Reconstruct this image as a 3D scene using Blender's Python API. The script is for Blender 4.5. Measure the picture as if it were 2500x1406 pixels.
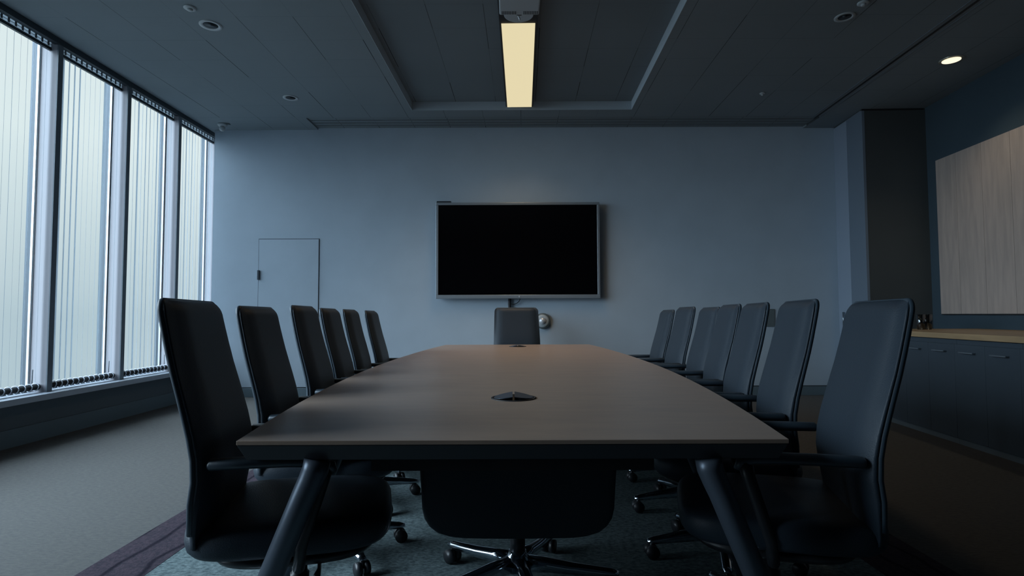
import bpy, math, random
from math import sin, cos, pi, radians as R
from mathutils import Vector, Matrix
random.seed(7)
for o in list(bpy.data.objects): bpy.data.objects.remove(o)
S = bpy.context.scene
COL = S.collection

# ------------------------------------------------------------------ camera
EYE = 1.08
cd = bpy.data.cameras.new('camera'); cam = bpy.data.objects.new('camera', cd); COL.objects.link(cam)
cd.sensor_width = 36.0; cd.lens = 1380.0/2500.0*36.0; cd.clip_start = .02; cd.clip_end = 200
pt, rl = R(2.70), R(0.20)
fwd = Vector((0, cos(pt), sin(pt))); up0 = Vector((0, -sin(pt), cos(pt))); rt0 = Vector((1, 0, 0))
rt = rt0*cos(rl) - up0*sin(rl); up = rt0*sin(rl) + up0*cos(rl)
M = Matrix((rt, up, -fwd)).transposed().to_4x4(); M.translation = (0, 0, EYE)
cam.matrix_world = M
S.camera = cam

# ------------------------------------------------------------------ overcast sky, exposure
W = bpy.data.worlds.new('overcast_sky'); S.world = W; W.use_nodes = True
nt = W.node_tree; nt.nodes.clear()
wo = nt.nodes.new('ShaderNodeOutputWorld'); bg = nt.nodes.new('ShaderNodeBackground')
tc = nt.nodes.new('ShaderNodeTexCoord'); sp = nt.nodes.new('ShaderNodeSeparateXYZ')
rp = nt.nodes.new('ShaderNodeValToRGB'); nz = nt.nodes.new('ShaderNodeTexNoise'); mx = nt.nodes.new('ShaderNodeMixRGB')
rp.color_ramp.elements[0].position = 0.0; rp.color_ramp.elements[0].color = (.49, .60, .67, 1)
rp.color_ramp.elements[1].position = 1.0; rp.color_ramp.elements[1].color = (.70, .80, .84, 1)
e = rp.color_ramp.elements.new(.25); e.color = (.76, .85, .88, 1)
nz.inputs['Scale'].default_value = 3.0; nz.inputs['Detail'].default_value = 3.0
nt.links.new(tc.outputs['Generated'], sp.inputs[0]); nt.links.new(tc.outputs['Generated'], nz.inputs['Vector'])
nt.links.new(sp.outputs['Z'], rp.inputs[0])
mx.blend_type = 'OVERLAY'; mx.inputs[0].default_value = .25
nt.links.new(rp.outputs[0], mx.inputs[1]); nt.links.new(nz.outputs[0], mx.inputs[2])
# added bright sky lobe, out of view, put in to brighten the room
LOBE_DIR = Vector((-.66, -.34, .67)).normalized()
dt = nt.nodes.new('ShaderNodeVectorMath'); dt.operation = 'DOT_PRODUCT'; dt.inputs[1].default_value = LOBE_DIR
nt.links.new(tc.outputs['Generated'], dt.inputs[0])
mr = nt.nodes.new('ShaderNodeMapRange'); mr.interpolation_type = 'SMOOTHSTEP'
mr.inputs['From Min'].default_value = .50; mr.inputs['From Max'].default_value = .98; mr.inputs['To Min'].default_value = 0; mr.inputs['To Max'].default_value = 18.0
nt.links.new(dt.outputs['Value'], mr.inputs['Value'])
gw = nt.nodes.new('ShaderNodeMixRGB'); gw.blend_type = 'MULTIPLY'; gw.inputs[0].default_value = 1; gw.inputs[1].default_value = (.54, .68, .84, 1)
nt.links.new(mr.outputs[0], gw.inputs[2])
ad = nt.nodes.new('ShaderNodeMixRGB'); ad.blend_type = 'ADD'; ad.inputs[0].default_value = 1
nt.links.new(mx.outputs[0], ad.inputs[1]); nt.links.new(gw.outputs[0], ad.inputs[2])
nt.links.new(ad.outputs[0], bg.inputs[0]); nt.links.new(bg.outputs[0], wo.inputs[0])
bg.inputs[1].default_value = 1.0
S.view_settings.view_transform = 'Standard'; S.view_settings.look = 'None'
S.view_settings.exposure = 0.0; S.view_settings.gamma = 1.0; S.view_settings.use_curve_mapping = False
S.cycles.use_denoising = True
S.cycles.max_bounces = 8; S.cycles.diffuse_bounces = 5; S.cycles.transparent_max_bounces = 12
S.cycles.sample_clamp_indirect = 4.0
# portal over the window wall: lets the sky light find the openings
pl = bpy.data.lights.new('window_portal', 'AREA'); pl.shape = 'RECTANGLE'; pl.size = 7.8; pl.size_y = 3.3
pl.cycles.is_portal = True
po = bpy.data.objects.new('window_portal', pl); COL.objects.link(po)
po.location = (-4.36, 4.25, 2.05)
po.rotation_euler = Matrix(((0, 0, -1), (1, 0, 0), (0, -1, 0))).to_euler()

# ------------------------------------------------------------------ materials
def mat(name, col, rough=.6, metal=0.0, spec=.5, noise=0, nscale=40, bump=0, bscale=200, coat=0):
    m = bpy.data.materials.new(name); m.use_nodes = True; t = m.node_tree
    b = t.nodes['Principled BSDF']
    b.inputs['Base Color'].default_value = (*col, 1); b.inputs['Roughness'].default_value = rough
    b.inputs['Metallic'].default_value = metal; b.inputs['Specular IOR Level'].default_value = spec
    b.inputs['Coat Weight'].default_value = coat
    c = t.nodes.new('ShaderNodeTexCoord')
    if noise:
        n = t.nodes.new('ShaderNodeTexNoise'); n.inputs['Scale'].default_value = nscale; n.inputs['Detail'].default_value = 4
        t.links.new(c.outputs['Object'], n.inputs['Vector'])
        r = t.nodes.new('ShaderNodeValToRGB'); r.color_ramp.elements[0].position = .3; r.color_ramp.elements[1].position = .7
        r.color_ramp.elements[0].color = (*[x*(1-noise) for x in col], 1); r.color_ramp.elements[1].color = (*[min(1, x*(1+noise)) for x in col], 1)
        t.links.new(n.outputs[0], r.inputs[0]); t.links.new(r.outputs[0], b.inputs['Base Color'])
    if bump:
        n = t.nodes.new('ShaderNodeTexNoise'); n.inputs['Scale'].default_value = bscale; n.inputs['Detail'].default_value = 3
        t.links.new(c.outputs['Object'], n.inputs['Vector'])
        u = t.nodes.new('ShaderNodeBump'); u.inputs['Strength'].default_value = bump; u.inputs['Distance'].default_value = .004
        t.links.new(n.outputs[0], u.inputs['Height']); t.links.new(u.outputs[0], b.inputs['Normal'])
    return m

class NT:
    def __init__(s, m): s.t = m.node_tree
    def math(s, op, a, b=None):
        n = s.t.nodes.new('ShaderNodeMath'); n.operation = op
        for i, v in enumerate((a, b)):
            if v is None: continue
            if isinstance(v, (int, float)): n.inputs[i].default_value = v
            else: s.t.links.new(v, n.inputs[i])
        return n.outputs[0]

WALLC = (.42, .50, .575)
m_wall = mat('wall_paint', WALLC, .75, noise=.03, nscale=2.5, spec=.3)
m_navy = mat('navy_wall_paint', (.045, .07, .09), .7, spec=.3, noise=.05, nscale=2)
m_pier = mat('charcoal_pier_paint', (.07, .078, .08), .75, spec=.25, noise=.05, nscale=2)
m_door2 = mat('door_leaf_paint', (.25, .30, .37), .6)
m_jamb = mat('door_surround_paint', (.14, .175, .22), .65)
m_knee = mat('knee_wall_panel', (.10, .13, .15), .6)
m_base = mat('baseboard_vinyl', (.12, .17, .20), .5)
m_black = mat('matte_black', (.012, .013, .016), .6)
m_gap = mat('shadow_gap', (.03, .04, .05), .9)
m_sill = mat('sill_aluminium', (.42, .46, .52), .45, metal=.2)
m_mull = mat('mullion_grey', (.14, .17, .20), .45, noise=.08, nscale=3)
m_fin = mat('reveal_aluminium', (.31, .30, .325), .55)
m_trimw = mat('bright_gasket_trim', (.62, .64, .68), .3, metal=.3)
m_hrail = mat('headrail_white', (.62, .66, .74), .5)
m_dark = mat('dark_anodised', (.05, .065, .08), .45, metal=.4)
m_leather = mat('black_leather', (.024, .036, .050), .5, spec=.35, bump=.25, bscale=260)
m_shell = mat('leather_piping', (.038, .058, .078), .42, spec=.5)
m_plastic = mat('black_plastic', (.018, .020, .024), .4)
m_arm = mat('armrest_plastic', (.04, .06, .08), .36, spec=.6)
m_chrome = mat('polished_aluminium', (.62, .68, .76), .13, metal=1)
m_steel = mat('blued_tube_steel', (.085, .105, .135), .38, metal=.4)
m_tv = mat('silver_tv_bezel', (.30, .35, .40), .35, metal=.5)
m_screen = mat('glossy_screen', (.002, .002, .003), .12, spec=.35)
m_white = mat('white_plastic', (.42, .47, .50), .4)
m_handle = mat('brushed_handle', (.32, .36, .40), .3, metal=.9)
m_cab = mat('navy_cabinet_laminate', (.045, .062, .080), .5, noise=.04, nscale=3)
m_switch = mat('grey_switch_plate', (.12, .15, .16), .4)
m_lens = mat('lens_glass', (.02, .02, .025), .1)

# carpet
def carpet(name, c1, c2, stretch, scale):
    m = mat(name, c1, .95, spec=.1); t = m.node_tree; b = t.nodes['Principled BSDF']
    c = t.nodes.new('ShaderNodeTexCoord'); mp = t.nodes.new('ShaderNodeMapping'); mp.inputs['Scale'].default_value = stretch
    n = t.nodes.new('ShaderNodeTexNoise'); n.inputs['Scale'].default_value = scale; n.inputs['Detail'].default_value = 5; n.inputs['Roughness'].default_value = .65
    r = t.nodes.new('ShaderNodeValToRGB'); r.color_ramp.elements[0].position = .38; r.color_ramp.elements[1].position = .62
    r.color_ramp.elements[0].color = (*c2, 1); r.color_ramp.elements[1].color = (*c1, 1)
    t.links.new(c.outputs['Object'], mp.inputs[0]); t.links.new(mp.outputs[0], n.inputs['Vector'])
    t.links.new(n.outputs[0], r.inputs[0]); t.links.new(r.outputs[0], b.inputs['Base Color'])
    u = t.nodes.new('ShaderNodeBump'); u.inputs['Strength'].default_value = .6; u.inputs['Distance'].default_value = .006
    t.links.new(n.outputs[0], u.inputs['Height']); t.links.new(u.outputs[0], b.inputs['Normal'])
    return m, t, b, r
m_carpet = carpet('pale_carpet', (.124, .122, .116), (.096, .096, .096), (1, 3, 1), 28)[0]
m_field = carpet('teal_carpet', (.19, .245, .25), (.08, .11, .12), (1, 1.6, 1), 45)[0]
m_border, bt, bb, br = carpet('plum_carpet', (.066, .048, .062), (.036, .031, .042), (1, 1, 1), 60)
wv = bt.nodes.new('ShaderNodeTexWave'); wv.inputs['Scale'].default_value = 2.2; wv.inputs['Distortion'].default_value = 9; wv.inputs['Detail'].default_value = 1.5
wv.inputs['Detail Scale'].default_value = .7
wc = bt.nodes.new('ShaderNodeTexCoord'); bt.links.new(wc.outputs['Object'], wv.inputs[0])
wr = bt.nodes.new('ShaderNodeValToRGB'); wr.color_ramp.elements[0].position = .0; wr.color_ramp.elements[0].color = (.25, .25, .35, 1)
wr.color_ramp.elements[1].position = .12; wr.color_ramp.elements[1].color = (1, 1, 1, 1)
wm = bt.nodes.new('ShaderNodeMixRGB'); wm.blend_type = 'MULTIPLY'; wm.inputs[0].default_value = 1
bt.links.new(wv.outputs[0], wr.inputs[0]); bt.links.new(br.outputs[0], wm.inputs[1]); bt.links.new(wr.outputs[0], wm.inputs[2]); bt.links.new(wm.outputs[0], bb.inputs['Base Color'])

# tiled ceiling: joints every .48 m across and .403 m along, some joints tighter than others
def ceiling_mat(name, col, x0, sx, y0, sy, slope):
    m = mat(name, col, .9, spec=.15); t = m.node_tree; q = NT(m); b = t.nodes['Principled BSDF']
    c = t.nodes.new('ShaderNodeTexCoord'); s = t.nodes.new('ShaderNodeSeparateXYZ'); t.links.new(c.outputs['Object'], s.inputs[0])
    xx = q.math('SUBTRACT', s.outputs['X'], q.math('MULTIPLY', s.outputs['Y'], slope))
    u = q.math('DIVIDE', q.math('SUBTRACT', xx, x0), sx); v = q.math('DIVIDE', q.math('SUBTRACT', s.outputs['Y'], y0), sy)
    def line(w, cell, other, wid, lo, hi):
        fr = q.math('ABSOLUTE', q.math('SUBTRACT', q.math('FRACT', q.math('ADD', w, .5)), .5))
        on = q.math('LESS_THAN', fr, wid)
        cv = t.nodes.new('ShaderNodeCombineXYZ'); t.links.new(q.math('ROUND', w), cv.inputs[0]); t.links.new(q.math('FLOOR', other), cv.inputs[1])
        wn = t.nodes.new('ShaderNodeTexWhiteNoise'); t.links.new(cv.outputs[0], wn.inputs['Vector'])
        st = q.math('ADD', q.math('MULTIPLY', wn.outputs['Value'], hi-lo), lo)
        return q.math('MULTIPLY', on, st)
    a = line(u, 0, v, .0065, .05, .9); d = line(v, 0, u, .005, .0, .3)
    k = q.math('MAXIMUM', a, d); k = q.math('SUBTRACT', 1.0, k)
    mixn = t.nodes.new('ShaderNodeMixRGB'); mixn.blend_type = 'MULTIPLY'; mixn.inputs[0].default_value = 1
    cc = t.nodes.new('ShaderNodeCombineXYZ')
    for i in range(3): t.links.new(k, cc.inputs[i])
    n = t.nodes.new('ShaderNodeTexNoise'); n.inputs['Scale'].default_value = 1.2
    r = t.nodes.new('ShaderNodeValToRGB'); r.color_ramp.elements[0].color = (*[x*.93 for x in col], 1); r.color_ramp.elements[1].color = (*[x*1.07 for x in col], 1)
    t.links.new(c.outputs['Object'], n.inputs['Vector']); t.links.new(n.outputs[0], r.inputs[0])
    t.links.new(r.outputs[0], mixn.inputs[1]); t.links.new(cc.outputs[0], mixn.inputs[2]); t.links.new(mixn.outputs[0], b.inputs['Base Color'])
    return m
CEILC = (.235, .275, .30)
m_ceil = ceiling_mat('ceiling_tiles', CEILC, -2.41, .478, 4.645, .403, .02)
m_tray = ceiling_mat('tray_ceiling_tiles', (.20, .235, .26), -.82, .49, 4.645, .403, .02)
m_trayside = mat('tray_side_paint', (.44, .52, .58), .7)

# table laminate and oak
def wood(name, c1, c2, rough, sc, spec=.4):
    m = mat(name, c1, rough, spec=spec); t = m.node_tree; b = t.nodes['Principled BSDF']
    c = t.nodes.new('ShaderNodeTexCoord'); mp = t.nodes.new('ShaderNodeMapping'); mp.inputs['Scale'].default_value = sc
    n = t.nodes.new('ShaderNodeTexNoise'); n.inputs['Scale'].default_value = 3; n.inputs['Detail'].default_value = 6; n.inputs['Distortion'].default_value = .4
    r = t.nodes.new('ShaderNodeValToRGB'); r.color_ramp.elements[0].position = .35; r.color_ramp.elements[1].position = .65
    r.color_ramp.elements[0].color = (*c2, 1); r.color_ramp.elements[1].color = (*c1, 1)
    t.links.new(c.outputs['Object'], mp.inputs[0]); t.links.new(mp.outputs[0], n.inputs['Vector'])
    t.links.new(n.outputs[0], r.inputs[0]); t.links.new(r.outputs[0], b.inputs['Base Color'])
    return m, t, r, b
m_table = wood('brown_table_laminate', (.37, .27, .21), (.325, .24, .19), .36, (1.5, 6, 1), .55)[0]
m_tedge = mat('dark_table_edge', (.03, .034, .042), .45)
m_counter = wood('oak_worktop', (.42, .28, .15), (.34, .23, .125), .45, (8, .8, 8))[0]
m_panel, pt_, pr_, pb_ = wood('limed_oak_panel', (.45, .365, .32), (.375, .31, .275), .55, (6, 6, .7), .25)

# window glass: clear with a weak reflection
m_glass = bpy.data.materials.new('window_glass'); m_glass.use_nodes = True; t = m_glass.node_tree; t.nodes.clear()
o_ = t.nodes.new('ShaderNodeOutputMaterial'); tr = t.nodes.new('ShaderNodeBsdfTransparent'); gl = t.nodes.new('ShaderNodeBsdfGlossy'); ms = t.nodes.new('ShaderNodeMixShader')
lw = t.nodes.new('ShaderNodeLayerWeight'); lw.inputs[0].default_value = .06
tr.inputs[0].default_value = (.97, .99, .98, 1); gl.inputs['Roughness'].default_value = .02
t.links.new(lw.outputs['Fresnel'], ms.inputs[0]); t.links.new(tr.outputs[0], ms.inputs[1]); t.links.new(gl.outputs[0], ms.inputs[2]); t.links.new(ms.outputs[0], o_.inputs[0])
m_tumbler = bpy.data.materials.new('drinking_glass'); m_tumbler.use_nodes = True; t = m_tumbler.node_tree; t.nodes.clear()
o_ = t.nodes.new('ShaderNodeOutputMaterial'); tr = t.nodes.new('ShaderNodeBsdfTransparent'); gl = t.nodes.new('ShaderNodeBsdfGlossy'); ms = t.nodes.new('ShaderNodeMixShader')
lw = t.nodes.new('ShaderNodeLayerWeight'); lw.inputs[0].default_value = .55
tr.inputs[0].default_value = (.97, .98, .98, 1); gl.inputs['Roughness'].default_value = .08
t.links.new(lw.outputs['Fresnel'], ms.inputs[0]); t.links.new(tr.outputs[0], ms.inputs[1]); t.links.new(gl.outputs[0], ms.inputs[2]); t.links.new(ms.outputs[0], o_.inputs[0])
# blind vanes: translucent fabric
m_vane = bpy.data.materials.new('blind_fabric'); m_vane.use_nodes = True; t = m_vane.node_tree; t.nodes.clear()
o_ = t.nodes.new('ShaderNodeOutputMaterial'); df = t.nodes.new('ShaderNodeBsdfDiffuse'); tl = t.nodes.new('ShaderNodeBsdfTranslucent'); ms = t.nodes.new('ShaderNodeMixShader')
df.inputs[0].default_value = (.42, .46, .49, 1); tl.inputs[0].default_value = (.46, .50, .53, 1); ms.inputs[0].default_value = .62
t.links.new(df.outputs[0], ms.inputs[1]); t.links.new(tl.outputs[0], ms.inputs[2]); t.links.new(ms.outputs[0], o_.inputs[0])

def emit(name, col, st):
    m = bpy.data.materials.new(name); m.use_nodes = True; t = m.node_tree; t.nodes.clear()
    o_ = t.nodes.new('ShaderNodeOutputMaterial'); e = t.nodes.new('ShaderNodeEmission'); e.inputs[0].default_value = (*col, 1); e.inputs[1].default_value = st
    t.links.new(e.outputs[0], o_.inputs[0]); return m, t, e
m_lamp = emit('warm_diffuser', (.79, .69, .43), 1.0)[0]
m_bulb = emit('downlight_bulb', (1.0, .90, .66), 1.2)[0]
m_refl = mat('downlight_reflector', (.75, .70, .58), .25, metal=.6)

# ------------------------------------------------------------------ mesh helpers
class MB:
    def __init__(s): s.v = []; s.f = []; s.sm = []
    def add(s, vs, fs, smooth=False):
        k = len(s.v); s.v += [tuple(p) for p in vs]; s.f += [tuple(i+k for i in f) for f in fs]; s.sm += [smooth]*len(fs); return s
    def box(s, x0, x1, y0, y1, z0, z1):
        return s.prism([(x0, y0), (x1, y0), (x1, y1), (x0, y1)], z0, z1)
    def prism(s, poly, z0, z1, inset=None):
        n = len(poly); lo = inset or poly
        vs = [(x, y, z0) for x, y in lo] + [(x, y, z1) for x, y in poly]
        fs = [tuple(range(n-1, -1, -1)), tuple(range(n, 2*n))] + [(i, (i+1) % n, n+(i+1) % n, n+i) for i in range(n)]
        return s.add(vs, fs)
    def loft(s, rings, cap=True, smooth=True):
        n = len(rings[0]); vs = [p for r in rings for p in r]; fs = []
        for k in range(len(rings)-1):
            for i in range(n):
                j = (i+1) % n; fs.append((k*n+i, k*n+j, (k+1)*n+j, (k+1)*n+i))
        if cap: fs += [tuple(range(n-1, -1, -1)), tuple(range((len(rings)-1)*n, len(rings)*n))]
        return s.add(vs, fs, smooth)
    def lathe(s, prof, c=(0, 0, 0), seg=24, axis='z', smooth=True, cap=True):
        rings = []
        for r, h in prof:
            ring = []
            for i in range(seg):
                a = 2*pi*i/seg; u, w = r*cos(a), r*sin(a)
                p = (u, w, h) if axis == 'z' else ((u, -h, w) if axis == 'y' else (h, u, w))
                ring.append((c[0]+p[0], c[1]+p[1], c[2]+p[2]))
            rings.append(ring)
        return s.loft(rings, cap, smooth)
    def tube(s, pts, rad, seg=12, flat=1.0, cap=True):
        pts = [Vector(p) for p in pts]; n = len(pts)
        rad = rad if isinstance(rad, (list, tuple)) else [rad]*n
        rings = []; prev = None
        for i, p in enumerate(pts):
            d = (pts[min(i+1, n-1)]-pts[max(i-1, 0)]).normalized()
            if prev is None:
                a = Vector((0, 0, 1)) if abs(d.z) < .9 else Vector((1, 0, 0)); u = d.cross(a).normalized()
            else: u = (prev - d*prev.dot(d)).normalized()
            prev = u; w = d.cross(u)
            rings.append([tuple(p + u*rad[i]*cos(2*pi*k/seg) + w*rad[i]*flat*sin(2*pi*k/seg)) for k in range(seg)])
        return s.loft(rings, cap, True)
    def build(s, name, m, parent=None, bevel=0, seg=2, subsurf=0):
        me = bpy.data.meshes.new(name); me.from_pydata(s.v, [], s.f); me.validate(); me.update()
        me.polygons.foreach_set('use_smooth', s.sm[:len(me.polygons)]); me.materials.append(m)
        import bmesh
        b = bmesh.new(); b.from_mesh(me); bmesh.ops.recalc_face_normals(b, faces=b.faces); b.to_mesh(me); b.free()
        o = bpy.data.objects.new(name, me); COL.objects.link(o)
        if parent: o.parent = parent
        if bevel:
            md = o.modifiers.new('bevel', 'BEVEL'); md.width = bevel; md.segments = seg; md.limit_method = 'ANGLE'; md.angle_limit = R(40)
        if subsurf:
            md = o.modifiers.new('sub', 'SUBSURF'); md.levels = subsurf; md.render_levels = subsurf
        return o
def tag(o, label=None, cat=None, group=None, kind=None):
    for k, v in (('label', label), ('category', cat), ('group', group), ('kind', kind)):
        if v: o[k] = v
    return o
def empty(name, loc=(0, 0, 0), rz=0, **k):
    o = bpy.data.objects.new(name, None); COL.objects.link(o); o.location = loc; o.rotation_euler = (0, 0, rz); return tag(o, **k)
def struct(o, label=None): return tag(o, label=label, kind='structure')
def copy_tree(o, parent=None):
    c = o.copy(); COL.objects.link(c); c.parent = parent
    for ch in list(o.children): copy_tree(ch, c)
    return c
def sq(a, b, n, k, z, cx=0, cy=0, off=0):
    out = []
    for i in range(k):
        t = 2*pi*i/k + off; c, s_ = cos(t), sin(t)
        out.append((cx + a*math.copysign(abs(c)**(2/n), c), cy + b*math.copysign(abs(s_)**(2/n), s_), z))
    return out

# ================================================================== SETTING
H = 3.592; D = 7.553; Y0 = -2.6
struct(MB().box(-4.45, 6.2, Y0-.1, 8.3, -.12, 0).build('floor', m_carpet), 'pale grey carpet covering the room')
# ceiling, with the tray opening
TL0, TL1, TR1, TR0 = (-1.345, 1.4), (-1.225, 6.835), (1.479, 6.835), (1.33, 1.4)
CX0, CX1 = -4.09, 6.2
cb = MB()
cb.prism([(CX0, Y0-.1), (CX1, Y0-.1), (CX1, 1.4), (CX0, 1.4)], H, H+.3)
cb.prism([(CX0, 1.4), TL0, TL1, (CX0, 6.835)], H, H+.3)
cb.prism([TR0, (CX1, 1.4), (CX1, 6.835), TR1], H, H+.3)
# strip behind the tray, with a recessed air slot along the far wall
cb.prism([(CX0, 6.835), (CX1, 6.835), (CX1, 7.095), (CX0, 7.095)], H, H+.3)
cb.prism([(CX0, 7.095), (-2.62, 7.095), (-2.62, 8.3), (CX0, 8.3)], H, H+.3)
cb.prism([(3.95, 7.095), (CX1, 7.095), (CX1, 8.3), (3.95, 8.3)], H, H+.3)
cb.prism([(-2.62, 7.095), (3.95, 7.095), (3.95, 8.3), (-2.62, 8.3)], H+.022, H+.3)
ceil = struct(cb.build('ceiling', m_ceil), 'dim ceiling of large rectangular tiles')
tb = MB(); tb.prism([(-1.5, 1.2), (1.7, 1.2), (1.7, 7.0), (-1.5, 7.0)], H+.105, H+.25)
tray = tb.build('ceiling_tray', m_tray, ceil)
ts = MB()
def sidewall(mb, p, q, z0, z1, th=.02):
    d = Vector((q[0]-p[0], q[1]-p[1])).normalized(); n = Vector((-d.y, d.x))*th
    mb.prism([p, q, (q[0]+n.x, q[1]+n.y), (p[0]+n.x, p[1]+n.y)], z0, z1)
sidewall(ts, TL1, TL0, H-.001, H+.105, .004); sidewall(ts, TR0, TR1, H-.001, H+.105, .004); sidewall(ts, TR1, TL1, H-.001, H+.105, .004)
# sides are skins on the tray opening
ts.build('tray_side', m_trayside, ceil)
gr = MB()
for k in range(4): gr.box(-2.6, 3.93, 7.13+k*.1, 7.145+k*.1, H+.012, H+.022)
struct(gr.build('trim_1', mat('grille_paint', (.17, .20, .22), .7)), 'long dark slotted air grille above the far wall')

# far wall
struct(MB().box(-4.02, 4.40, D, D+.2, 0, 3.9).build('wall_back', m_wall), 'blue grey far wall')
bb_ = MB().box(-4.02, 4.365, D-.012, D, 0, .118)
b1 = struct(bb_.build('baseboard_back', m_base, bevel=.003)); MB().box(-4.02, 4.365, D-.006, D, .118, .130).build('shadow_line', m_gap, b1)
struct(MB().box(-4.45, -4.02, 8.05, 8.2, 0, 4).build('wall_corner', m_wall))
# door in the far wall (flush)
d1 = struct(empty('door_1', (-2.99, D, 0)), 'flush door in the far wall near the windows')
q = MB().box(-.407, .407, -.004, 0, .13, 2.109); q.build('door_gap', m_gap, d1)
MB().box(-.400, .400, -.010, -.003, .131, 2.101).build('door_leaf', m_wall, d1)
MB().box(-.412, -.385, -.030, -.009, 1.557, 1.685).build('door_handle', m_dark, d1, bevel=.004)
# right side of the room: door return, pier, long wall
P0, P1, P2 = (4.367, D), (4.311, 6.843), (5.07, 6.82)
wr_ = MB().prism([P1, P2, (5.2, 7.0), (4.5, 7.7), (4.45, 7.7), (4.385, D+.05)], 0, H)
struct(wr_.build('wall_pier', m_pier), 'charcoal pier at the end of the long cabinet')
j = MB(); sidewall(j, (P1[0]-.004, P1[1]), (4.338, 7.212), 0, H-.012, -.03); sidewall(j, (4.334, 7.16), (P0[0]-.001, P0[1]), 0, H-.012, -.008)
struct(j.build('trim_2', m_jamb), 'blue grey door surround on the side of the pier')
d2 = struct(empty('door_2', (0, 0, 0)), 'pale blue door in the side of the pier')
l = MB(); sidewall(l, (4.336, 7.214), (4.362, D-.002), .02, H-.02, -.012); l.build('door_leaf', m_door2, d2)
MB().tube([(4.325, 7.39, .90), (4.325, 7.39, 1.10)], .011, 10).box(4.325, 4.35, 7.384, 7.396, .93, .945).box(4.325, 4.35, 7.384, 7.396, 1.055, 1.07).build('door_handle', m_handle, d2)
g2 = MB().prism([(P1[0]-.004, P1[1]-.003), (P2[0]-.02, P2[1]-.003), (P2[0]-.02, P2[1]+.02), (P1[0]-.004, P1[1]+.02)], H-.022, H-.002)
struct(g2.build('trim_3', m_black), 'black shadow gap at the pier top')
def rwx(y): return 5.07 + .075*(y-6.82)
struct(MB().prism([(rwx(6.9), 6.9), (rwx(Y0), Y0), (rwx(Y0)+.3, Y0), (rwx(6.9)+.3, 6.9)], 0, H+.01).build('wall_right', m_navy), 'dark navy long wall')
struct(MB().box(-4.45, 6.2, Y0-.2, Y0, 0, H+.01).build('wall_front', m_navy), 'wall behind the viewer')
# limed oak board on the right wall: planks with thin seams
PB = empty('wall_panel', (0, 0, 0), label='limed oak board of vertical planks on the navy wall above the cabinets', cat='wall panel')
ys = [6.63, 6.30, 5.92, 5.54, 5.16, 4.78, 4.40, 4.02, 3.64, 3.26, 2.88]
for a, b2 in zip(ys[:-1], ys[1:]):
    m = MB(); a2, b3 = a-.0015, b2+.0015
    m.prism([(rwx(a2)-.028, a2), (rwx(b3)-.028, b3), (rwx(b3)-.004, b3), (rwx(a2)-.004, a2)], 1.072, 2.885); m.build('plank', m_panel, PB)
MB().prism([(rwx(6.62)-.026, 6.62), (rwx(2.89)-.026, 2.89), (rwx(2.89), 2.89), (rwx(6.62), 6.62)], 1.06, 1.0745).build('shadow_rail', m_black, PB)

# ---------------------------------------------------------------- window wall
XG, XI = -4.30, -4.09
struct(MB().box(-4.45, -4.14, Y0, 8.3, 0, .36).build('wall_left', m_knee), 'dark knee wall under the windows')
kb = struct(MB().box(-4.14, -4.125, Y0, 8.0, 0, .15).build('baseboard_left', m_base))
struct(MB().box(-4.45, -4.0, Y0, D+.0, .362, .415).build('trim_4', m_sill, bevel=.004), 'long window sill')
struct(MB().box(-4.45, -4.02, D, 8.1, .362, .415).build('trim_5', m_sill))
struct(MB().box(-4.13, XI+.008, Y0, 8.1, 3.535, H-.001).box(-4.13, XI, Y0, 8.1, H-.001, 3.9).build('trim_6', m_dark), 'dark fascia along the window head')
struct(MB().box(-4.45, -4.13, Y0, 8.2, 3.80, 3.9).build('ceiling_edge', m_dark))
PITCH = .927
MY = [5.03 + PITCH*k for k in range(-5, 4)]   # mullion centres
for i in range(len(MY)-1):
    a, b2 = MY[i]+.03, MY[i+1]-.03
    w = struct(empty('window_%d' % (len(MY)-1-i), (0, 0, 0)), 'tall floor to ceiling window bay')
    MB().box(XG-.004, XG+.004, a, b2, .45, 3.80).build('pane', m_glass, w)
    f = MB().box(XG-.02, XG+.02, a, a+.012, .415, 3.80).box(XG-.02, XG+.03, a, b2, .415, .47)
    f.build('window_frame', m_dark, w)
    MB().box(XG-.02, XG+.045, b2-.008, b2, .415, 3.80).build('gasket', m_dark, w)
    MB().box(XG+.03, XG+.05, b2-.012, b2-.006, .46, 3.53).build('glazing_bead', m_trimw, w)
for i, y in enumerate(MY):
    mu = struct(MB().box(-4.32, XI-.012, y-.028, y+.028, .415, 3.80).build('mullion' if i == 0 else 'mullion.%03d' % i, m_fin))
    MB().box(XI-.012, XI, y-.028, y+.028, .40, H-.001).build('mullion_cap', m_mull, mu)
struct(MB().box(-4.45, -4.14, Y0, MY[0]-.028, .415, 3.9).box(-4.16, -4.14, Y0, MY[0]-.028, .415, H).build('wall_window', m_wall))

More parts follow.
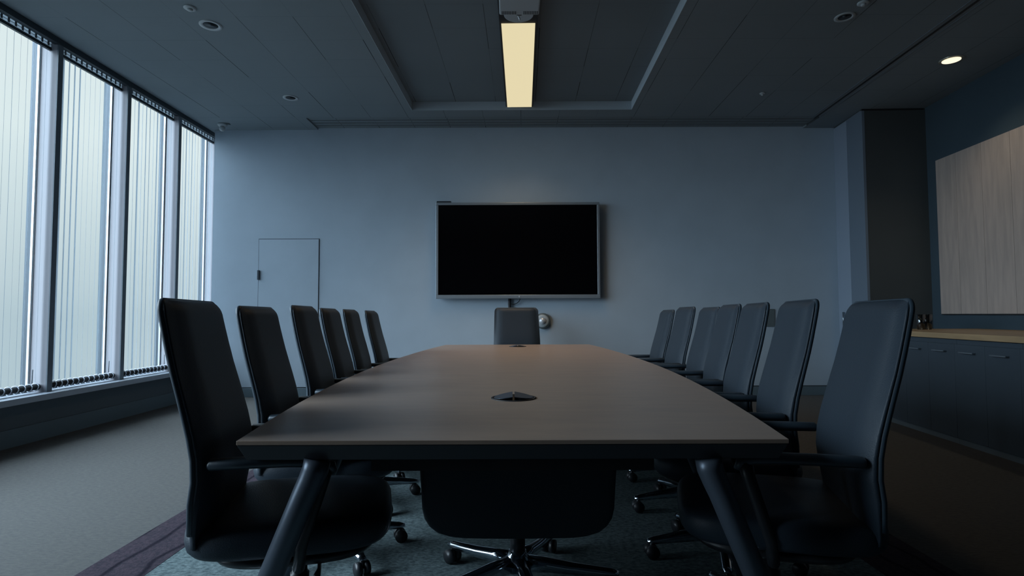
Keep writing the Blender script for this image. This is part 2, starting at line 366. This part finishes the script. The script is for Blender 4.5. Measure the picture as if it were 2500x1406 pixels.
# vertical blinds, one per bay
XB = -4.165
NV = 13; vp = (PITCH-.06)/NV
vane_me = None
def make_vane(parent, y, ang, hw):
    m = MB()
    dx, dy = hw*sin(ang), hw*cos(ang)
    o = MB()
    nx, ny = .0006*cos(ang), -.0006*sin(ang)
    o.prism([(-dx-nx, -dy-ny), (dx-nx, dy-ny), (dx+nx, dy+ny), (-dx+nx, -dy+ny)], .505, 3.475)
    v = o.build('vane', m_vane, parent); v.location = (0, y, 0)
    return v
BL = ['vertical blind of the bay beside the far corner, narrowest in view', 'vertical blind one bay before the corner bay, ending behind the nearest chair',
      'vertical blind between the first two dark mullions in view, with thick grey lines', 'vertical blind in the tall bay cut off by the picture edge']
for i in range(len(MY)-1):
    k = len(MY)-2-i          # k=0 is the bay by the far corner
    a, b2 = MY[i]+.03, MY[i+1]-.03
    if MY[i+1] < 4.0: continue
    lab = BL[k] if k < 4 else 'vertical blind in a bay outside the view, before the first mullion'
    bl = empty('vertical_blind', (XB, a, 0), label=lab, cat='blind', group='vertical blinds along the window wall')
    hr = MB().box(-.012, .008, 0, b2-a, 3.506, 3.60).build('headrail', m_vane, bl)
    for n in range(NV):
        yc = (n+.5)*vp
        MB().box(.007, .012, yc-.009, yc+.009, 3.512, 3.556).build('carrier', m_mull, bl)
    MB().box(-.014, .012, 0, b2-a, 3.478, 3.505).build('carrier_track', m_dark, bl)
    MB().box(.008, .011, 0, b2-a, 3.528, 3.532).build('headrail_groove', m_mull, bl)
    for n in range(NV):
        wide = (k == 2 and n in (1, 2, 3, 4, 9)) or (k == 1 and n in (3, 5, 6, 8)) or (k == 0 and n % 2)
        ang = R(-40.6 + random.uniform(-2, 2) + (random.choice([13, 20]) if wide else 0))
        make_vane(bl, (n+.5)*vp, ang, .026 if wide else .013)
    MB().tube([(0, .005, .462), (0, b2-a-.005, .462)], .026, 14).build('bottom_bar', m_black, bl)
    for n in range(NV):
        yc = (n+.5)*vp
        pts = [(.031*cos(u), yc+.006*sin(2*u), .462+.033*sin(u)) for u in [2*pi*s/16 for s in range(17)]]
        MB().tube(pts, .0042, 6).build('loop', m_hrail, bl)
    MB().tube([(.02, b2-a-.09, .50), (.022, b2-a-.09, .62)], .0035, 6).build('pull_cord', m_mull, bl)

# ================================================================== CEILING FITTINGS
# linear light in the tray
lt = empty('linear_light', (.08, 5.76, H), R(-1.05), label='long warm glowing ceiling light in the recessed tray', cat='ceiling light')
MB().box(-.165, .165, -2.6, 1.0, .010, .105).build('housing', m_black, lt, bevel=.004)
MB().box(-.147, .147, -.975, .985, .002, .012).build('diffuser', m_lamp, lt)
ll = bpy.data.lights.new('linear_light_output', 'AREA'); ll.shape = 'RECTANGLE'; ll.size = .28; ll.size_y = 1.9; ll.energy = 14.0; ll.color = (1, .72, .44); ll.spread = R(118)
lo = bpy.data.objects.new('linear_light_output', ll); COL.objects.link(lo); lo.location = (.08, 5.76, H-.004); lo.rotation_euler = (0, 0, R(-1.05))
# projector and its mount
pj = empty('projector', (.064, 4.19, 3.42), label='white ceiling projector hanging before the glowing light', cat='projector')
MB().box(-.155, .155, -.16, .13, 0, .11).build('body', m_white, pj, bevel=.012, seg=3)
vg = MB()
for k in range(22): 
    x = -.135 + k*.0129
    if abs(x) > .025: vg.box(x, x+.006, .07, .115, -.0015, .002)
vg.build('vent', m_dark, pj)
MB().box(-.02, .02, .11, .15, .005, .06).build('lens_housing', m_plastic, pj, bevel=.006)
MB().tube([(-.012, .19, .045), (-.004, .20, .026), (.004, .205, .012), (.004, .207, .002)], .007, 8).build('cable_clip', m_trimw, pj)
MB().lathe([(.03, .10), (.03, .185)]).build('mount_pole', m_dark, pj)
MB().lathe([(.118, .176), (.118, .180)], (0, .44, 0), 40).build('mount_plate', m_black, pj)
MB().lathe([(.118, .172), (.124, .172), (.124, .181), (.118, .181)], (0, .44, 0), 40).build('mount_ring', m_white, pj)
# unlit recessed downlights
def downlight(x, y, r, lab, lit=False):
    d = empty('downlight', (x, y, H), label=lab, cat='downlight', group='recessed ceiling downlights')
    MB().lathe([(r*.62, .0), (r*.70, -.006), (r, -.006), (r, .0)], seg=32, cap=False).build('trim_ring', m_refl if lit else m_white, d)
    if lit:
        MB().lathe([(r*.66, -.001), (r*.45, .02)], seg=32, cap=False).build('reflector', m_refl, d)
        MB().lathe([(r*.75, -.0085), (r*.7, -.0075)], seg=32).build('lamp', m_bulb, d)
    else:
        MB().lathe([(r*.64, -.0015), (r*.60, -.0005)], seg=32).build('lamp', m_dark, d)
    return d
downlight(-2.60, 4.78, .092, 'unlit white ringed downlight in the ceiling beside the small round detector')
downlight(-2.55, 6.42, .085, 'unlit white ringed downlight nearer the far wall on window side')
downlight(2.83, 4.68, .082, 'faint unlit downlight in the dark ceiling between tray and long slot')
downlight(4.37, 5.50, .105, 'lit warm downlight near the navy wall', True)
sl = bpy.data.lights.new('downlight_beam', 'SPOT'); sl.energy = 19; sl.color = (1, .86, .62); sl.spot_size = R(115); sl.spot_blend = .8; sl.shadow_soft_size = .06
so = bpy.data.objects.new('downlight_beam', sl); COL.objects.link(so); so.location = (4.37, 5.50, H-.03)
def detector(x, y, r, lab):
    d = empty('ceiling_detector', (x, y, H), label=lab, cat='detector', group='small round ceiling detectors')
    MB().lathe([(r, 0), (r, -.008), (r*.8, -.014)], seg=24).build('base', m_white, d)
    MB().lathe([(r*.45, -.014), (r*.4, -.026), (r*.2, -.03)], seg=20).build('sensor', m_white, d)
detector(-2.62, 4.50, .048, 'small white round detector on the ceiling beside the first unlit downlight')
detector(2.85, 4.46, .045, 'small round detector in the dark ceiling near the faint downlight')
detector(2.86, 6.33, .03, 'tiny round detector in the dark ceiling between tray and slot, far')
# dome camera
dc = empty('dome_camera', (-3.79, 7.30, H), label='small white security camera on the ceiling by the window corner', cat='camera')
MB().lathe([(.058, 0), (.058, -.018), (.045, -.035)], seg=24).build('mount', m_white, dc)
MB().lathe([(.001, -.098), (.02, -.095), (.032, -.083), (.037, -.065), (.034, -.045), (.02, -.03)], (.0, 0, 0), 20).build('housing', m_white, dc)
MB().lathe([(.001, -.026), (.012, -.024), (.014, -.005)], (0, -.03, -.072), 14, axis='y').build('lens', m_lens, dc)
MB().box(.0, .10, -.012, .012, -.012, 0).build('bracket', m_switch, dc)
# long air slot
sf = struct(empty('trim_7', (0, 0, 0)), 'long black slot diffuser in the ceiling')
def sx(y): return 3.757 + .0528*(y-4.43)
def strip(name, off, w, z0, z1, m, y0=.2, y1=7.17):
    MB().prism([(sx(y0)+off-w, y0), (sx(y0)+off+w, y0), (sx(y1)+off+w, y1), (sx(y1)+off-w, y1)], z0, z1).build(name, m, sf)
strip('slot', 0, .011, H-.004, H, m_black)
strip('slot_flange', -.058, .003, H-.005, H, m_jamb); strip('slot_flange', .055, .002, H-.004, H, m_jamb)

# ================================================================== FAR WALL THINGS
tv = empty('wall_tv', (.0785, D, 0), label='large black screen with silver bezel mounted on the far wall', cat='television')
x0, x1, z0, z1 = -1.083, 1.083, 1.292, 2.566
bz = MB(); t_ = .034; F, Bk = -.128, -.06
bz.box(x0, x1, F, Bk, z1-t_, z1).box(x0, x1, F, Bk, z0, z0+.050).box(x0, x0+t_, F, Bk, z0+.050, z1-t_).box(x1-t_, x1, F, Bk, z0+.050, z1-t_)
bz.build('bezel', m_tv, tv, bevel=.004)
MB().box(x0+t_, x1-t_, F+.010, Bk, z0+.05, z1-t_).build('screen', m_screen, tv)
MB().box(x0+.12, x1-.12, Bk, -.03, z0+.1, z1-.12).box(-.3, .3, -.03, 0, 1.6, 2.2).build('back_housing', m_black, tv)
MB().lathe([(.011, .1285), (.010, .1295)], (0.0+.02, 0, z0+.025), 16, axis='y').build('badge', m_white, tv)
sb = empty('camera_bar', (-.90, D-.095, z1), label='small dark bar resting on the top edge of the screen', cat='webcam')
MB().box(-.095, .095, -.03, .03, 0, .022).build('bar_body', m_dark, sb, bevel=.004)
cbx = empty('tv_cable', (-.03, D, 0), label='black cable bundle hanging below the screen', cat='cable')
MB().tube([(0, -.04, 1.30), (-.004, -.035, 1.22), (.004, -.03, 1.12), (0, -.02, .6), (0, -.015, .35)], [.02, .022, .018, .018, .018], 10).build('bundle', m_black, cbx)
MB().tube([(.14, -.04, 1.31), (.13, -.04, 1.265), (.10, -.04, 1.235), (.05, -.035, 1.215), (.01, -.035, 1.222)], .005, 8).build('loose_loop', m_black, cbx)
ws = empty('wall_speaker', (.405, D, .995), label='round pale wall device beside the head chair', cat='speaker')
MB().lathe([(.105, 0), (.105, .035), (.092, .045)], seg=36, axis='y').build('rim', m_switch, ws)
MB().lathe([(.088, .04), (.080, .052), (.05, .052)], seg=36, axis='y').build('face', m_white, ws)
MB().lathe([(.045, .05), (.04, .066), (.001, .072)], seg=24, axis='y').build('centre', m_trimw, ws)
sw = empty('switch_panel', (3.436, D, 1.027), label='grey rectangular control plate on the far wall behind the chairs', cat='switch')
MB().box(-.062, .062, -.014, 0, -.118, .118).build('plate', m_switch, sw, bevel=.003)
MB().box(-.056, -.046, -.018, -.013, -.07, .07).build('key_strip', m_white, sw)

# ================================================================== CABINET RUN
def cfx(y): return 3.757 + .0838*(y-5.621)
ang_c = math.atan(.0838)
NU = 4; UW = .672; YS = 6.76
CT = .865
ulabel = ['navy cabinet unit at the pier end of the run, below the drinking glasses', 'navy cabinet unit partly hidden behind the large near chair back',
          'navy cabinet unit with two slim handles just right of the near chair back', 'navy cabinet unit at the edge of the picture, two slim handles', 'navy cabinet unit past the edge of the picture']
# doors .336 wide; handles measured at Y 5.32, 4.98, 4.64, 4.31
YE = 5.40 + .672
for u in range(NU):
    y1 = YE - u*UW; y0 = y1-UW
    c = empty('cabinet', (cfx(y1), y1, 0), -ang_c, label=ulabel[u], cat='cabinet', group='navy cabinets under the oak worktop')
    # local: -y runs along the front toward the viewer, +x into the wall
    L = UW/cos(ang_c)
    MB().box(.022, .58, -L+.001, -.001, .0, CT-.001).build('body', m_cab, c)
    for n in range(2):
        dn = empty('door_slot', (0, 0, 0)) if False else None
        ya = -n*L/2 - .0008; yb = -(n+1)*L/2 + .0008
        dr = MB().box(0, .020, yb, ya, .05, .822).build('door', m_cab, c, bevel=.0015)
        MB().box(-.030, -.022, ya-.245, ya-.085, .754, .764).box(-.03, 0, ya-.24, ya-.232, .755, .763).box(-.03, 0, ya-.098, ya-.09, .755, .763).build('handle', m_handle, dr)
    MB().box(.012, .03, -L+.001, -.001, .0, .048).build('plinth', m_knee, c)
# worktop
yA, yB = 6.12, YE-NU*UW
wt = MB().prism([(cfx(yB)-.012, yB), (rwx(yB)-.002, yB), (rwx(yA)-.002, yA), (cfx(yA)-.012, yA)], CT, .912).build('worktop', m_counter, bevel=.003)
tag(wt, 'long pale oak worktop over the navy cabinets', 'worktop')
# tumblers
gm = [(.0, .004), (.030, .0), (.033, .004), (.041, .155), (.0395, .156), (.0385, .155), (.030, .02), (.0, .016)]
glab = ['clear tumbler closest to the chair back in the group on the worktop', 'clear tumbler at the front right of the group on the worktop',
        'clear tumbler at the back left of the group on the worktop', 'clear tumbler farthest from the chair back, rear of the group']
gb = MB().lathe([(max(r, .0005), h) for r, h in gm], seg=32, cap=False).build('tumbler', m_tumbler)
for n, (x, y) in enumerate([(4.20, 5.82), (4.285, 5.84), (4.31, 5.96), (4.395, 5.99)]):
    o = gb if n == 0 else gb.copy()
    if n: COL.objects.link(o)
    o.location = (x, y, .9125); tag(o, glab[n], 'glass', 'tumblers on the worktop')

# ================================================================== RUG
rug = empty('rug', (0, 0, 0), label='dark teal carpet inset with plum patterned border under the table', cat='rug')
MB().box(-1.53, 1.53, .9, 7.0, 0, .004).build('field', m_field, rug)
MB().box(-1.82, -1.53, .6, 7.2, 0, .005).box(1.53, 1.84, .6, 7.2, 0, .005).box(-1.53, 1.53, .6, .9, 0, .005).box(-1.53, 1.53, 7.0, 7.2, 0, .005).build('border', m_border, rug)
FZ = .006

# ================================================================== TABLE
TY0, TY1, TZ = 1.552, 6.46, .74
def tcx(y): return .0 + .012*(y-TY0)
def thw(y):
    u = (y-4.0)/2.45
    return .94 - (.19 if u < 0 else .125)*u*u
def outline(ins):
    P = []
    n = 28
    for k in range(n+1):
        y = TY0+ins + (TY1-TY0-2*ins)*k/n; P.append((tcx(y)+thw(y)-ins, y))
    for k in range(n, -1, -1):
        y = TY0+ins + (TY1-TY0-2*ins)*k/n; P.append((tcx(y)-thw(y)+ins, y))
    return P
tbl = empty('conference_table', (0, 4.0, 0), label='long brown boat shaped conference table', cat='table')
def tparent(o): o.parent = tbl; o.location = (0, -4.0, 0); return o
tparent(MB().prism(outline(0), TZ-.012, TZ).build('table_top', m_table, bevel=.0015))
tparent(MB().prism(outline(.001), TZ-.057, TZ-.0125, inset=outline(.022)).build('edge_band', m_tedge, bevel=.002))
tparent(MB().prism([(-.4, 1.62), (.4, 1.62), (.45, 6.4), (-.35, 6.4)], TZ-.10, TZ-.058).build('underframe', m_black))
for (y, s) in [(yy, ss) for yy in (1.583, 2.20, 5.78, 6.42) for ss in (-1, 1)]:
    cx_ = tcx(y); w0 = .535 if y < 2 or y > 6 else .635
    pts = [(cx_+s*(w0+.005), y, TZ-.058), (cx_+s*(w0+.010), y, TZ-.085), (cx_+s*(w0+.022), y, TZ-.115), (cx_+s*(w0+.040), y, TZ-.155), (cx_+s*(w0+.275), y, FZ+.003)]
    tparent(MB().tube(pts, [.036, .036, .035, .034, .032], 18).build('leg', m_steel))
for (gx, gy) in ((.005, 2.325), (.058, 6.05)):
    g = tparent(MB().lathe([(.092, TZ-.001), (.092, TZ+.003), (.084, TZ+.0035), (.084, TZ+.001)], (gx, gy, 0), 40, cap=False).build('grommet', m_black))
    MB().lathe([(.084, TZ+.0005), (.083, TZ+.0012)], (gx, gy, 0), 40).build('well', m_black, g)
    fl = MB()
    for s in (-1, 1):
        ring0 = []; n = 14
        poly = [(gx+s*.004, gy-.078)] + [(gx + s*(.004+.076*cos(-pi/2+pi*k/n)), gy+.078*sin(-pi/2+pi*k/n)) for k in range(n+1)]
        vs = [(x, y, TZ+.004+.013*(1-abs(x-gx)/.08)) for x, y in poly] + [(x, y, TZ+.0015+.013*(1-abs(x-gx)/.08)) for x, y in poly]
        k_ = len(poly); fl.add(vs, [tuple(range(k_)), tuple(range(2*k_-1, k_-1, -1))] + [(i, (i+1) % k_, k_+(i+1) % k_, k_+i) for i in range(k_)])
    fl.build('flap', m_steel, g)

# ================================================================== CHAIRS
def back_ring(z, xr, th, b, drop=.03, rr=.010):
    # front outline padded in the middle, falling away toward the side edges; rear flat
    P = []; n = 14
    for k in range(n+1):
        y = -b + 2*b*k/n; u = abs(y)/b
        x = xr + th - drop*max(0, (u-.66)/.34)**1.6
        P.append((x, y*.985 if k in (0, n) else y, z))
    rr = .030; dq = min(.022, th*.5)
    arc = [(xr+dq*(1-sin(t)), b-rr*(1-cos(t))) for t in (0, pi/8, pi/4, 3*pi/8, pi/2)]
    P += [(x, y, z) for x, y in arc]
    for k in range(1, 6): y = (b-rr) - 2*(b-rr)*k/6; P.append((xr-.006*cos(pi*y/(2*b)), y, z))
    P += [(x, -y, z) for x, y in arc[::-1]]
    return P
def back_profile(z):
    T = [(.36, -.315), (.45, -.312), (.55, -.306), (.62, -.299), (.70, -.303), (.81, -.330), (.94, -.364), (1.05, -.387), (1.13, -.402)]
    for (a, xa), (b, xb) in zip(T[:-1], T[1:]):
        if z <= b: return xa + (xb-xa)*max(0, (z-a))/(b-a)
    return T[-1][1]
def star_base(root, rad=.325, phase=0, ox=0.0):
    root_ = root; n0 = len(COL.objects)
    MB().lathe([(.030, .07), (.052, .075), (.050, .125), (.036, .140), (.034, .150)], seg=24).build('hub', m_chrome, root)
    MB().lathe([(.030, .145), (.030, .235), (.024, .237), (.024, .335)], seg=20).build('gas_column', m_plastic, root)
    for k in range(5):
        a = phase + 2*pi*k/5; c, s = cos(a), sin(a)
        rings = []
        for r, zt, hgt, w in ((.035, .134, .056, .030), (.12, .124, .046, .026), (.22, .108, .036, .023), (rad-.02, .092, .026, .020), (rad+.008, .084, .014, .012)):
            pr = [(-w, zt-hgt), (-w*1.0, zt-.012), (-w*.55, zt-.002), (0, zt), (w*.55, zt-.002), (w, zt-.012), (w, zt-hgt), (0, zt-hgt*.92)]
            rings.append([(r*c - u*s, r*s + u*c, z) for u, z in pr])
        lg = MB().loft(rings, True, True).build('leg', m_chrome, root)
        cx_, cy_ = (rad-.012)*c, (rad-.012)*s
        ca = MB()
        tdir = (-s, c)
        for q_ in (-1, 1):
            seg = 18; rA = []; rB = []
            for i in range(seg):
                t = 2*pi*i/seg; u, z = .029*cos(t), .029+.029*sin(t)
                px_, py_ = cx_ + u*c, cy_ + u*s
                rA.append((px_+tdir[0]*q_*.008, py_+tdir[1]*q_*.008, z)); rB.append((px_+tdir[0]*q_*.028, py_+tdir[1]*q_*.028, z))
            ca.loft([rA, rB], True, True)
        ca.tube([(cx_, cy_, .03), (cx_, cy_, .075)], .009, 10)
        ca.build('caster', m_plastic, lg)
    for o in root.children:
        if o.name.split('.')[0] in ('hub', 'gas_column', 'leg'): o.location.x = ox
def make_chair():
    root = empty('conference_chair', (0, 0, 0))
    Z = [.425, .44, .47, .51, .56, .62, .68, .74, .80, .86, .92, .98, 1.03, 1.07, 1.086, 1.098, 1.107, 1.114, 1.120, 1.1245, 1.1275, 1.1295, 1.130]
    rings = []
    for z in Z:
        b = .284 - .018*max(0, (z-.55)/.55)
        th = .058 if z < .62 else .058 - .012*(z-.62)/.5
        dr = .030
        if z > 1.07:
            u = (z-1.086)/.044 if z > 1.086 else 0; k_ = 1-math.sqrt(max(0, 1-u*u)); b -= .044*k_; th -= .036*k_; dr *= (1-.9*k_)
        if z < .56: u = (.56-z)/.135; b -= .035*u; th -= .01*u
        rings.append(back_ring(z, back_profile(z), max(th, .008), b, min(dr, max(th, .008)*.6)))
    MB().loft(rings, True, True).build('backrest', m_leather, root)
    # piping that follows the rear edge
    side = [z for z in Z if z >= .47]
    def bw(z):
        b = .284 - .018*max(0, (z-.55)/.55)
        if z < .56: b -= .035*(.56-z)/.135
        if z > 1.086: b -= .044*(1-math.sqrt(max(0, 1-((z-1.086)/.044)**2)))
        return b
    pts = [(back_profile(z)+.006, -bw(z)+.0105, z) for z in side if z <= 1.08]
    b0 = .284 - .018*(1.086-.55)/.55
    pts += [(back_profile(1.086+.044*sin(t))+.006, -(b0-.044*(1-cos(t)))+.0105*cos(t), 1.086+.0385*sin(t)) for t in [pi/2*q/6 for q in range(7)]]
    pts += [(back_profile(1.13)+.006, y, 1.1245) for y in (-.12, 0, .12)] + [(x, -y, z) for x, y, z in pts[::-1]]
    MB().tube(pts, .0095, 10).build('piping', m_shell, root)
    # seat
    S_ = []
    for z, k, n in ((.384, .90, 3), (.390, .955, 3.2), (.404, .985, 3.4), (.430, 1.0, 3.5), (.452, .995, 3.4), (.466, .975, 3.2), (.476, .93, 3), (.482, .84, 2.8), (.485, .66, 2.6), (.484, .40, 2.4), (.482, .1, 2)):
        S_.append(sq(.300*k, .272*k, n+.8, 44, z, -.055, 0))
    MB().loft(S_, True, True).build('seat', m_leather, root)
    MB().loft([sq(.17, .15, 3, 28, .335, -.045), sq(.235, .225, 3.2, 28, .348, -.045), sq(.255, .24, 3.2, 28, .374, -.045)], True, True).build('seat_pan', m_plastic, root)
    MB().box(-.15, .04, -.065, .065, .285, .336).build('tilt_mechanism', m_plastic, root, bevel=.012)
    MB().tube([(.02, -.06, .315), (.03, -.18, .315), (.03, -.25, .322)], [.006, .006, .011], 8).build('lever', m_plastic, root)
    MB().box(-.30, -.16, -.035, .035, .33, .352).build('back_bracket', m_plastic, root, bevel=.006)
    for s in (-1, 1):
        ar = MB().tube([(-.262, s*.262, .664), (-.254, s*.262, .664), (-.15, s*.256, .663), (-.05, s*.256, .661), (.03, s*.256, .655), (.07, s*.256, .640), (.078, s*.256, .622)],
                       [.014, .023, .024, .024, .023, .020, .012], 14, flat=.72).build('armrest', m_arm, root)
        MB().tube([(.055, s*.256, .645), (.045, s*.260, .60), (.02, s*.264, .52), (-.01, s*.264, .42), (-.02, s*.24, .350), (-.03, s*.15, .345)],
                  [.022, .019, .018, .018, .018, .016], 12).build('arm_support', m_plastic, ar)
    star_base(root, phase=R(14), ox=-.05)
    return root
proto = make_chair()
GL, GRr = 'high-backed chairs along the window side of the table', 'high-backed chairs along the cabinet side of the table'
ordn = ['first', 'second', 'third', 'fourth', 'fifth', 'sixth', 'seventh']
left = [(-.990, 1.575, 12.5, 1.13), (-1.14, 2.33, 8, 1.12), (-1.20, 3.05, 7, 1.135), (-1.25, 3.66, 6.5, 1.127), (-1.28, 4.25, 5.5, 1.125), (-1.27, 4.85, 4.5, 1.12)]
right = [(1.122, 1.59, 15, 1.122), (1.207, 2.24, 12.5, 1.138), (1.284, 2.84, 11, 1.138), (1.378, 3.42, 9, 1.14), (1.464, 4.0, 6, 1.13), (1.477, 4.58, 2.5, 1.14), (1.479, 5.18, 4, 1.12)]
DESC_L = ['high-backed black leather chair at the near window-side corner of the table, seat fully visible', 'high-backed black leather chair second from the near end, window side, before the far-wall door edge',
          'high-backed black leather chair third from the near end, window side', 'high-backed black leather chair fourth from the near end, window side',
          'high-backed black leather chair fifth from the near end, window side', 'narrow-looking high-backed black leather chair farthest from the viewer, window side']
DESC_R = ['large high-backed black leather chair at the near cabinet-side corner, in front of the glasses', 'high-backed black leather chair second from the near end, cabinet side, arm past the table corner',
          'high-backed black leather chair third from the near end, cabinet side, hiding the control plate edge', 'high-backed black leather chair fourth from the near end, cabinet side',
          'high-backed black leather chair fifth from the near end, cabinet side', 'high-backed black leather chair sixth from the near end, cabinet side', 'high-backed black leather chair last in the cabinet-side row, nearest the screen wall']
first = True
def place(x, y, rz, h, lab, grp):
    global first
    c = proto if first else copy_tree(proto); first = False
    c.location = (x, y, FZ); c.rotation_euler = (0, 0, rz); c.scale = (1, 1, h/1.138)
    tag(c, lab, 'chair', grp); return c
for (X, Y, a, h), lab in zip(left, DESC_L):
    a = R(a); F_ = Vector((cos(a), sin(a))); L_ = Vector((-sin(a), cos(a)))
    p = Vector((X, Y)) + F_*.403 + L_*.250
    place(p.x, p.y, a, h, lab, GL)
for (X, Y, a, h), lab in zip(right, DESC_R):
    a = R(a); F_ = Vector((-cos(a), sin(a))); L_ = Vector((sin(a), cos(a)))
    p = Vector((X, Y)) + F_*.392 + L_*.250
    place(p.x, p.y, pi-a, h, lab, GRr)
place(.075, 6.50, -pi/2+.06, 1.165, 'high-backed black chair at the far head of the table, below the screen', 'head chairs')

# low chair tucked wholly under the near end of the table
lc = empty('low_chair', (.018, 2.27, FZ), pi/2, label='low-backed black swivel chair tucked under the near end of the table', cat='chair')
rg = []
for z, b, th in ((.352, .20, .03), (.356, .235, .042), (.366, .268, .05), (.385, .292, .055), (.41, .308, .058), (.44, .315, .058), (.50, .318, .058), (.56, .322, .055), (.60, .325, .050), (.622, .318, .035), (.630, .30, .012)):
    rg.append(back_ring(z, -.405-.03*(z-.35), th, b, .02))
MB().loft(rg, True, True).build('backrest', m_leather, lc)
Sx = [sq(.29*k, .26*k, n, 36, z, -.08, 0) for z, k, n in ((.362, .9, 3), (.39, .98, 3.3), (.43, 1, 3.4), (.455, .97, 3.2), (.468, .85, 2.8), (.471, .5, 2.4), (.47, .1, 2))]
MB().loft(Sx, True, True).build('seat', m_leather, lc)
MB().box(-.12, .10, -.08, .08, .30, .364).build('tilt_mechanism', m_plastic, lc, bevel=.01)
star_base(lc, rad=.385, phase=R(-95))
